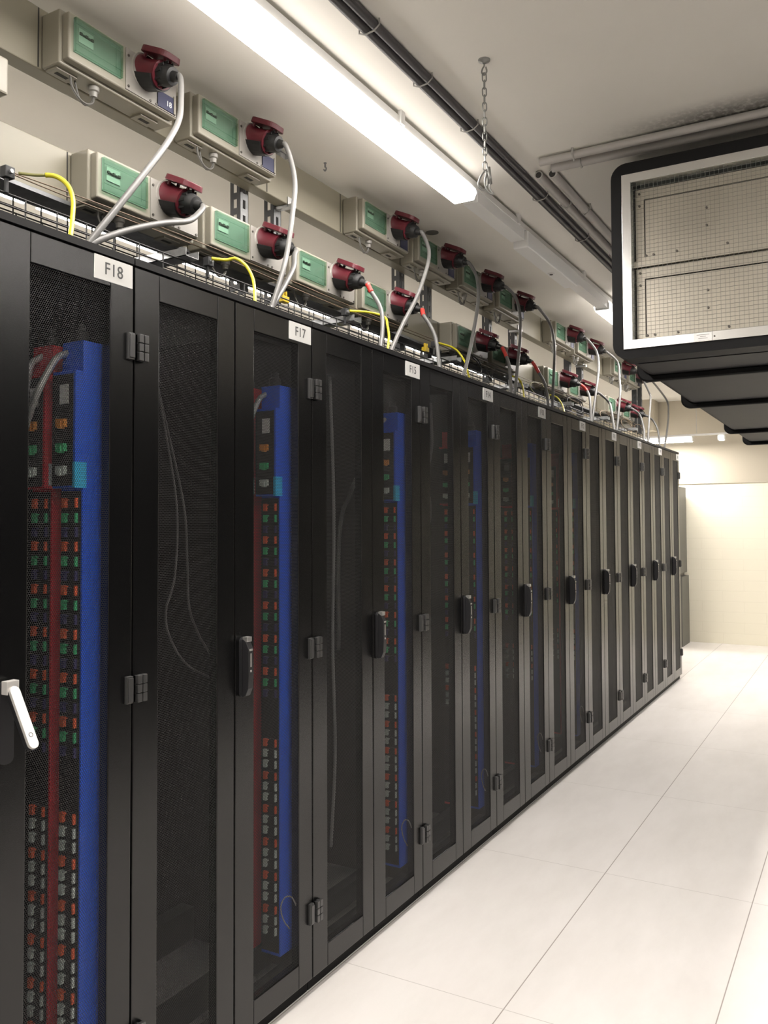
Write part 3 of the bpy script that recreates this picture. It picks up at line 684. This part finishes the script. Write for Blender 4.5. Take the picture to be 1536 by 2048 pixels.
# ---------------------------------------------------------------- ceiling
def strip_lamp(lab, y0, y1, x=.062, z=3.0, along='y', group='strip lights', lm='lamp'):
    t = thing('strip_light', lab, 'strip light', (x, y0, z) if along == 'y' else (y0, x, z), group)
    L = y1 - y0
    def B(a, c, mi=0, b=None):
        b = b or MB()
        if along == 'y': b.box((a[0], a[1], a[2]), (c[0], c[1], c[2]), mi)
        else: b.box((a[1], a[0], a[2]), (c[1], c[0], c[2]), mi)
        return b
    lp = [(-.056, .050), (-.062, .030), (-.048, .0), (.048, .0), (.062, .030), (.056, .050)]
    b = MB(); n = len(lp); f = (lambda q, s: (q[0], s, q[1])) if along == 'y' else (lambda q, s: (s, q[0], q[1]))
    b.add([f(q, .012) for q in lp] + [f(q, L - .012) for q in lp], [tuple(range(n)), tuple(range(2 * n - 1, n - 1, -1))] + [(k, n + k, n + (k + 1) % n, (k + 1) % n) for k in range(n)], 1)
    b.m[2 + 2] = 0
    obj('diffuser', b.mesh('diffuser', [lm, 'lampside']), t)
    obj('housing', B((-.040, 0, .050), (.040, L, .068)).mesh('housing', 'track'), t)
    for s in (0, L - .012):
        obj('end_cap', B((-.048, s, .004), (.048, s + .012, .05)).mesh('end_cap', 'track'), t)
    return t
strip_lamp('long lit ceiling strip light above the F18 and F17 racks', 1.42, 3.50, group='ceiling strip lights over the racks')
strip_lamp('lit strip light on the same track, above and behind the camera position', -1.2, .9, group='ceiling strip lights over the racks')
strip_lamp('lit ceiling strip light beyond the unlit module, half hidden by the black duct', 5.78, 8.35, group='ceiling strip lights over the racks')
t = thing('light_track', 'white light track running along the ceiling between the lit strips', 'light track', (.066, -2.4, 3.068))
obj('rail', MB().box((-.038, 0, .0), (.038, 13.2, .030)).box((-.036, 5.951, -.055), (.036, 6.56, 0)).box((-.036, 7.44, -.055), (.036, 8.178, 0)).mesh('rail', 'track'), t)
for y in (1.0, 3.0, 5.2, 6.45, 7.6, 9.2, 11.2):
    obj('hanger', MB().box((.030, y, .0), (.046, y + .03, .053)).mesh('hanger', 'track'), t)
t = thing('emergency_light', 'unlit white emergency light module on the track between two strip lights', 'emergency light', (.078, 4.17, 2.978))
obj('housing', MB().box((-.044, 0, 0), (.040, .87, .089)).mesh('housing', 'track'), t, bevel=.006)
obj('sensor', MB().cyl((-.012, .52, -.006), (-.012, .52, .002), .020, 16).cyl((-.012, .52, -.008), (-.012, .52, -.005), .010, 12, 1).mesh('sensor', ['track', 'dark']), t)
for k, (a, b_) in enumerate(((-.2, 2.6), (2.65, 5.45), (5.5, 8.3))):
    strip_lamp('lit strip light in the aisle behind the racks, %s of the row' % ORD[k], a, b_, -1.75, 3.052, group='strip lights behind the racks')
    
for k, (a, b_) in enumerate(((-1.7, 1.1), (1.3, 4.1), (4.3, 7.1), (7.3, 10.1))):  # unseen lamp row; its first two are added to light the power strips
    strip_lamp('unseen lit strip light on the far side of the black duct, %s of its row' % ORD[k], a, b_, 2.08, 3.052, group='strip lights beyond the duct', lm='lampb' if k > 1 else 'lampa')
for k, (a, b_) in enumerate(((-1.62, -.242), (.049, .129))):
    strip_lamp(('lit strip light across the end wall above the last racks', 'lit strip light across the end wall, partly hidden by the duct')[k], a, b_, 11.0, 2.535, 'x', 'strip lights at the end wall', lm='lampb')
t = thing('light_rail', 'thin white rail carrying the two strip lights at the end wall', 'light rail', (-1.9, 11.0, 2.61))
obj('rail', MB().box((0, -.02, -.007), (3.4, .02, .015)).mesh('rail', 'track'), t)
for x in (.1, 1.7, 3.2): obj('suspension', MB().cyl((x, 0, .01), (x, 0, CEIL - 2.61), .003, 6).mesh('suspension', 'galv'), t)

t = thing('ceiling_cable', 'dark double cable run clipped along the ceiling beside the strip lights', 'cable', (.296, -2.4, CEIL))
b = MB(); b.cyl((-.014, 0, -.018), (-.014, 12.6, -.018), .0165, 10); b.cyl((.018, 0, -.016), (.018, 12.6, -.016), .0145, 10)
obj('cable_pair', b.mesh('cable_pair', 'rail', True), t)
for y in (1.5, 2.25, 2.62, 3.02, 3.85, 4.53, 5.4):
    b = MB(); b.tube([(-.036, y + 2.4, -.001), (-.036, y + 2.4, -.03), (-.016, y + 2.4, -.039), (.018, y + 2.4, -.035), (.037, y + 2.4, -.02), (.037, y + 2.4, -.001)], .0028, 6)
    obj('clip', b.mesh('clip', 'clip'), t)
def pipe(lab, a, b_, r, clips):
    t = thing('conduit', lab, 'conduit', a, 'grey ceiling conduits'); d = Vector(b_) - Vector(a); L = d.length; d.normalize()
    q = d.cross(Vector((0, 0, 1)))
    b = MB(); b.lathe((0, 0, 0), d, [(0, r), (L, r), (L, r * .8), (0.0, r * .8)][:2], 16); b.lathe(-d * .0006, d, [(0, r * .72), (.0008, r * .72)], 14, 1)
    obj('tube', b.mesh('tube', ['pipe', 'dark'], True), t)
    for s in clips:
        c = d * s; b = MB(); b.tube([c - q * (r + .006) + Vector((0, 0, CEIL - a[2])), c - q * (r + .006), c - Vector((0, 0, r + .005)), c + q * (r + .006), c + q * (r + .006) + Vector((0, 0, CEIL - a[2]))], .005, 6)
        obj('clip', b.mesh('clip', 'clip'), t)
zc = CEIL - .022
pipe('grey conduit crossing the ceiling above the duct front, nearer of two', (.425, 3.475, zc), (3.9, 3.475, zc), .017, (.15, 1.2))
pipe('grey conduit crossing the ceiling above the duct front, farther of two', (.455, 3.55, zc - .003), (3.9, 3.55, zc - .003), .02, (.13, 1.2))
pipe('grey conduit along the ceiling beside the dark cable run, open end showing', (.375, 3.60, zc), (.375, 10.6, zc), .019, (.4, 1.3))
pipe('grey conduit along the ceiling on the duct side of its twin, open end showing', (.435, 3.61, zc - .003), (.435, 10.6, zc - .003), .021, (.5, 1.1))

t = thing('hanging_chain', 'short steel chain hanging from a ceiling plate with a loose shackle', 'chain', (.521, 2.638, CEIL))
obj('ceiling_plate', MB().lathe((0, 0, 0), (0, 0, -1), [(0, .021), (.004, .020), (.009, .008), (.012, .006)], 18).mesh('ceiling_plate', 'zinc', True), t)
obj('hook', MB().tube(spline([(0, 0, -.008), (0, 0, -.02), (-.007, 0, -.03), (-.009, 0, -.042), (0, 0, -.052), (.009, 0, -.042), (.006, 0, -.026)], 5), .0028, 8).mesh('hook', 'zinc', 2), t)
def link():
    b = MB(); P = []
    for k in range(24):
        a = 2 * math.pi * k / 24; P.append((.0068 * math.cos(a), 0, .0085 * math.sin(a) + (.0068 if math.sin(a) > 0 else -.0068)))
    b.tube(P, .0021, 7, closed=True); return b.mesh('chain_link', 'zinc', 2)
LINK = link()
z = -.060
for k in range(13):
    obj('chain_link', LINK, t, (0, 0, z), rot=(0, 0, .6 + (k % 2) * math.pi / 2)); z -= .0255
zb = z + .012
obj('shackle', MB().tube(spline([(0, 0, zb), (-.014, -.004, zb - .02), (-.022, -.008, zb - .05), (-.010, 0, zb - .066), (.004, .006, zb - .058), (.008, .004, zb - .03), (0, 0, zb)], 6), .0036, 8).mesh('shackle', 'zinc', 2), t)
obj('turnbuckle', MB().tube(spline([(.006, 0, zb - .005), (.017, .004, zb - .03), (.014, .004, zb - .062), (.026, .006, zb - .085), (.010, .002, zb - .075), (.0, -.003, zb - .045), (.006, 0, zb - .005)], 6), .0036, 8).cyl((.012, .003, zb + .008), (.018, .004, zb - .050), .006, 8).mesh('turnbuckle', 'zinc', 2), t)
b = MB(); b.lathe((0, 0, 0), (0, 0, -1), [(0, .007), (.003, .007), (.004, .004), (.020, .004)], 8); b.tube(spline([(0, 0, -.018), (.006, 0, -.026), (0, 0, -.036), (-.008, 0, -.028)], 4), .003, 6)
HK = b.mesh('ceiling_hook', 'galv_dark')
tag(obj('ceiling_hook', HK, None, (-.405, 3.055, CEIL)), 'small hook screwed into the ceiling above the upper trunking', 'hook')
b = MB(); b.lathe((0, 0, 0), (0, 0, -1), [(0, .036), (.003, .036), (.004, .028)], 20)
tag(obj('vent_disc', b.mesh('vent_disc', 'cabinet'), None, (-.40, 4.09, CEIL)), 'dark round cap on the ceiling above the fourth upper box', 'cap')
# ---------------------------------------------------------------- black duct with its metal outlet
DX0, DX1, DZ0, DZ1 = .755, 1.86, 2.205, 2.985
t = thing('air_duct', 'large black insulated air duct hanging from the ceiling, metal outlet in front', 'air duct', (0, 3.45, 0))
lp = round_rect(DX0, DX1, DZ0, DZ1, .05)
obj('casing', MB().prism(lp, .12, 4.2, 'xz').mesh('casing', 'foam'), t)
def ring(o, i, y0, y1, mi=0, b=None):
    b = b or MB(); n = len(o)
    b.add([(q[0], y0, q[1]) for q in o] + [(q[0], y0, q[1]) for q in i] + [(q[0], y1, q[1]) for q in o] + [(q[0], y1, q[1]) for q in i],
          [f for k in range(n) for f in ((k, (k + 1) % n, n + (k + 1) % n, n + k), (2 * n + k, 3 * n + k, 3 * n + (k + 1) % n, 2 * n + (k + 1) % n), (k, 2 * n + k, 2 * n + (k + 1) % n, (k + 1) % n), (n + k, n + (k + 1) % n, 3 * n + (k + 1) % n, 3 * n + k))], mi)
    return b
FE = .028
for k, y in enumerate((.44, 1.48, 3.10, 4.14)):
    obj('flange', ring(round_rect(DX0 - FE, DX1 + FE, DZ0 - FE, DZ1 + FE, .05), round_rect(DX0 + .002, DX1 - .002, DZ0 + .002, DZ1 - .002, .048), y, y + .035).mesh('flange', 'foam_edge', True), t, bevel=.008)
OX0, OX1, OZ0, OZ1 = .779, 1.825, 2.243, 2.956
obj('collar', ring(round_rect(.735, 1.87, 2.205, 3.005, .06), round_rect(OX0 + .001, OX1 - .001, OZ0 + .001, OZ1 - .001, .003), .0, .14).mesh('collar', 'foam_edge', True), t)
fr = obj('outlet_frame', None, None) if False else None
def rect(x0, x1, z0, z1): return [(x0, z0), (x1, z0), (x1, z1), (x0, z1)]
b = ring(rect(OX0, OX1, OZ0, OZ1), rect(OX0 + .036, OX1 - .036, OZ0 + .036, OZ1 - .036), -.006, .0)
fr = obj('outlet_frame', b.mesh('outlet_frame', 'alu'), t, bevel=.001); fr['label'] = 'bright metal frame'
IX0, IX1, IZ0, IZ1 = OX0 + .036, OX1 - .036, OZ0 + .036, OZ1 - .036
obj('liner', ring(rect(IX0 - .002, IX1 + .002, IZ0 - .002, IZ1 + .002), rect(IX0, IX1, IZ0, IZ1), .0, .09).box((IX0, .088, IZ0), (IX1, .09, IZ1)).mesh('liner', 'liner'), fr)
b = MB(); b.box((1.052, -.0072, OZ0 + .003), (1.116, -.006, OZ0 + .034), 0)
for k, (w, zz) in enumerate(((.046, .026), (.022, .019), (.034, .012))): b.box((1.084 - w / 2, -.0076, OZ0 + zz - .001), (1.084 + w / 2, -.0072, OZ0 + zz + .001), 1)
obj('sticker', b.mesh('sticker', ['track', 'socketplate']), fr)
b = MB(); b.box((1.1185, -.0064, OZ0), (1.1195, -.0058, OZ0 + .036)); b.cyl((1.126, -.008, OZ0 + .016), (1.126, -.005, OZ0 + .016), .0035, 8)
obj('frame_joint', b.mesh('frame_joint', 'screw'), fr)
for z0, z1 in ((2.612, 2.905), (2.285, 2.578)):
    b = MB(); x0, x1 = IX0 + .006, IX1 - .006
    ring(rect(x0, x1, z0, z1), rect(x0 + .033, x1 - .033, z0 + .012, z1 - .042), .055, .062, 0, b)
    b.box((x0 + .0375, .059, z0 + .012), (x1 - .033, .066, z1 - .0465), 1)
    b.box((x0 - .006, .066, z0 - .004), (x1 + .006, .070, z1 + .007), 2)  # dark backing sheet stands in for the shadow in the damper gaps
    dm = obj('damper', b.mesh('damper', ['damper', 'damper', 'dark']), t); dm['label'] = 'sheet metal damper behind the guard'
    b = MB(); zm = (z0 + z1) / 2 - .01
    b.box((1.086, .057, zm - .048), (1.106, .060, zm + .048), 1)
    for x, z in ((x0 + .016, z1 - .018), (x0 + .016, z1 - .068), (1.096, zm + .035), (1.096, zm - .035), (x0 + .04, z0 + .018), (x0 + .07, z0 + .018), (x0 + .16, z0 + .018), (x0 + .35, z0 + .018)):
        b.cyl((x, .050, z), (x, .060, z), .0048, 8, 0)
    obj('screw_strap', b.mesh('screw_strap', ['screw', 'damper']), dm)
b = MB(); r = .0007; x = IX0 + .004
while x < IX1: b.cyl((x, .012, IZ0), (x, .012, IZ1), r, 4); x += .0165
z = IZ0 + .004
while z < IZ1: b.cyl((IX0, .0135, z), (IX1, .0135, z), r, 4); z += .0165
obj('crossbar', MB().box((IX0, .040, 2.582), (IX1, .086, 2.6075)).mesh('crossbar', 'damper'), t)
obj('wire_guard', b.mesh('wire_guard', 'guard'), t)
for x, y in ((.85, .9), (1.7, .9), (.85, 3.4), (1.7, 3.4)):
    obj('hanger', MB().cyl((x, y, DZ1 - .01), (x, y, CEIL), .005, 8).mesh('hanger', 'galv'), t)
b = MB(); b.box((1.02, 4.0, DZ0 - .03), (1.10, 4.03, DZ0)); b.box((1.02, 3.96, DZ0 - .034), (1.10, 4.03, DZ0 - .03))
obj('bracket', b.mesh('bracket', 'galv'), t)
# ---------------------------------------------------------------- far end
t = thing('filing_cabinet', 'dark grey two-part cabinet past the last rack, against the end wall', 'cabinet', (-1.2, 10.95, 0))
obj('lower_unit', MB().box((0, 0, 0), (.81, .46, .86)).mesh('lower_unit', 'cabinet'), t, bevel=.004)
obj('upper_unit', MB().box((0, 0, .90), (.79, .46, 1.98)).box((.04, .04, .86), (.76, .44, .90)).mesh('upper_unit', 'cabinet'), t, bevel=.004)
obj('lock', MB().box((.70, -.02, .865), (.80, .0, .895)).mesh('lock', 'rubber'), t)
# ---------------------------------------------------------------- camera
cam = bpy.data.cameras.new('camera'); co = bpy.data.objects.new('camera', cam); COL.objects.link(co)
F_, YAW, PITCH, ROLL, CX, CY = 1699.0844, .5168411, .0332041, -.0045804, 2.5088, -35.1815
c, s = math.cos(YAW), math.sin(YAW); fw = Vector((-s, c, 0)); r = Vector((c, s, 0)); up = Vector((0, 0, 1))
c, s = math.cos(PITCH), math.sin(PITCH); fw, up = fw * c + up * s, up * c - fw * s
c, s = math.cos(ROLL), math.sin(ROLL); r, up = r * c + up * s, up * c - r * s
mw = Matrix((r, up, -fw)).transposed().to_4x4(); mw.translation = Vector((1.6257, 0, 1.5486)); co.matrix_world = mw
cam.sensor_fit = 'VERTICAL'; cam.sensor_height = 24; cam.lens = F_ / 2048 * 24; cam.shift_x = -CX / 2048; cam.shift_y = CY / 2048; cam.clip_start = .02
scn.camera = co
w = bpy.data.worlds.new('world'); scn.world = w; w.use_nodes = True
w.node_tree.nodes['Background'].inputs[0].default_value = (.05, .05, .05, 1); w.node_tree.nodes['Background'].inputs[1].default_value = .2
vs = scn.view_settings; vs.view_transform = 'Standard'; vs.look = 'None'; vs.gamma = 1; vs.use_curve_mapping = False; vs.exposure = .17
scn.cycles.max_bounces = 10; scn.cycles.diffuse_bounces = 5; scn.cycles.glossy_bounces = 5; scn.cycles.transparent_max_bounces = 12
scn.cycles.use_denoising = True; scn.cycles.sample_clamp_indirect = 6
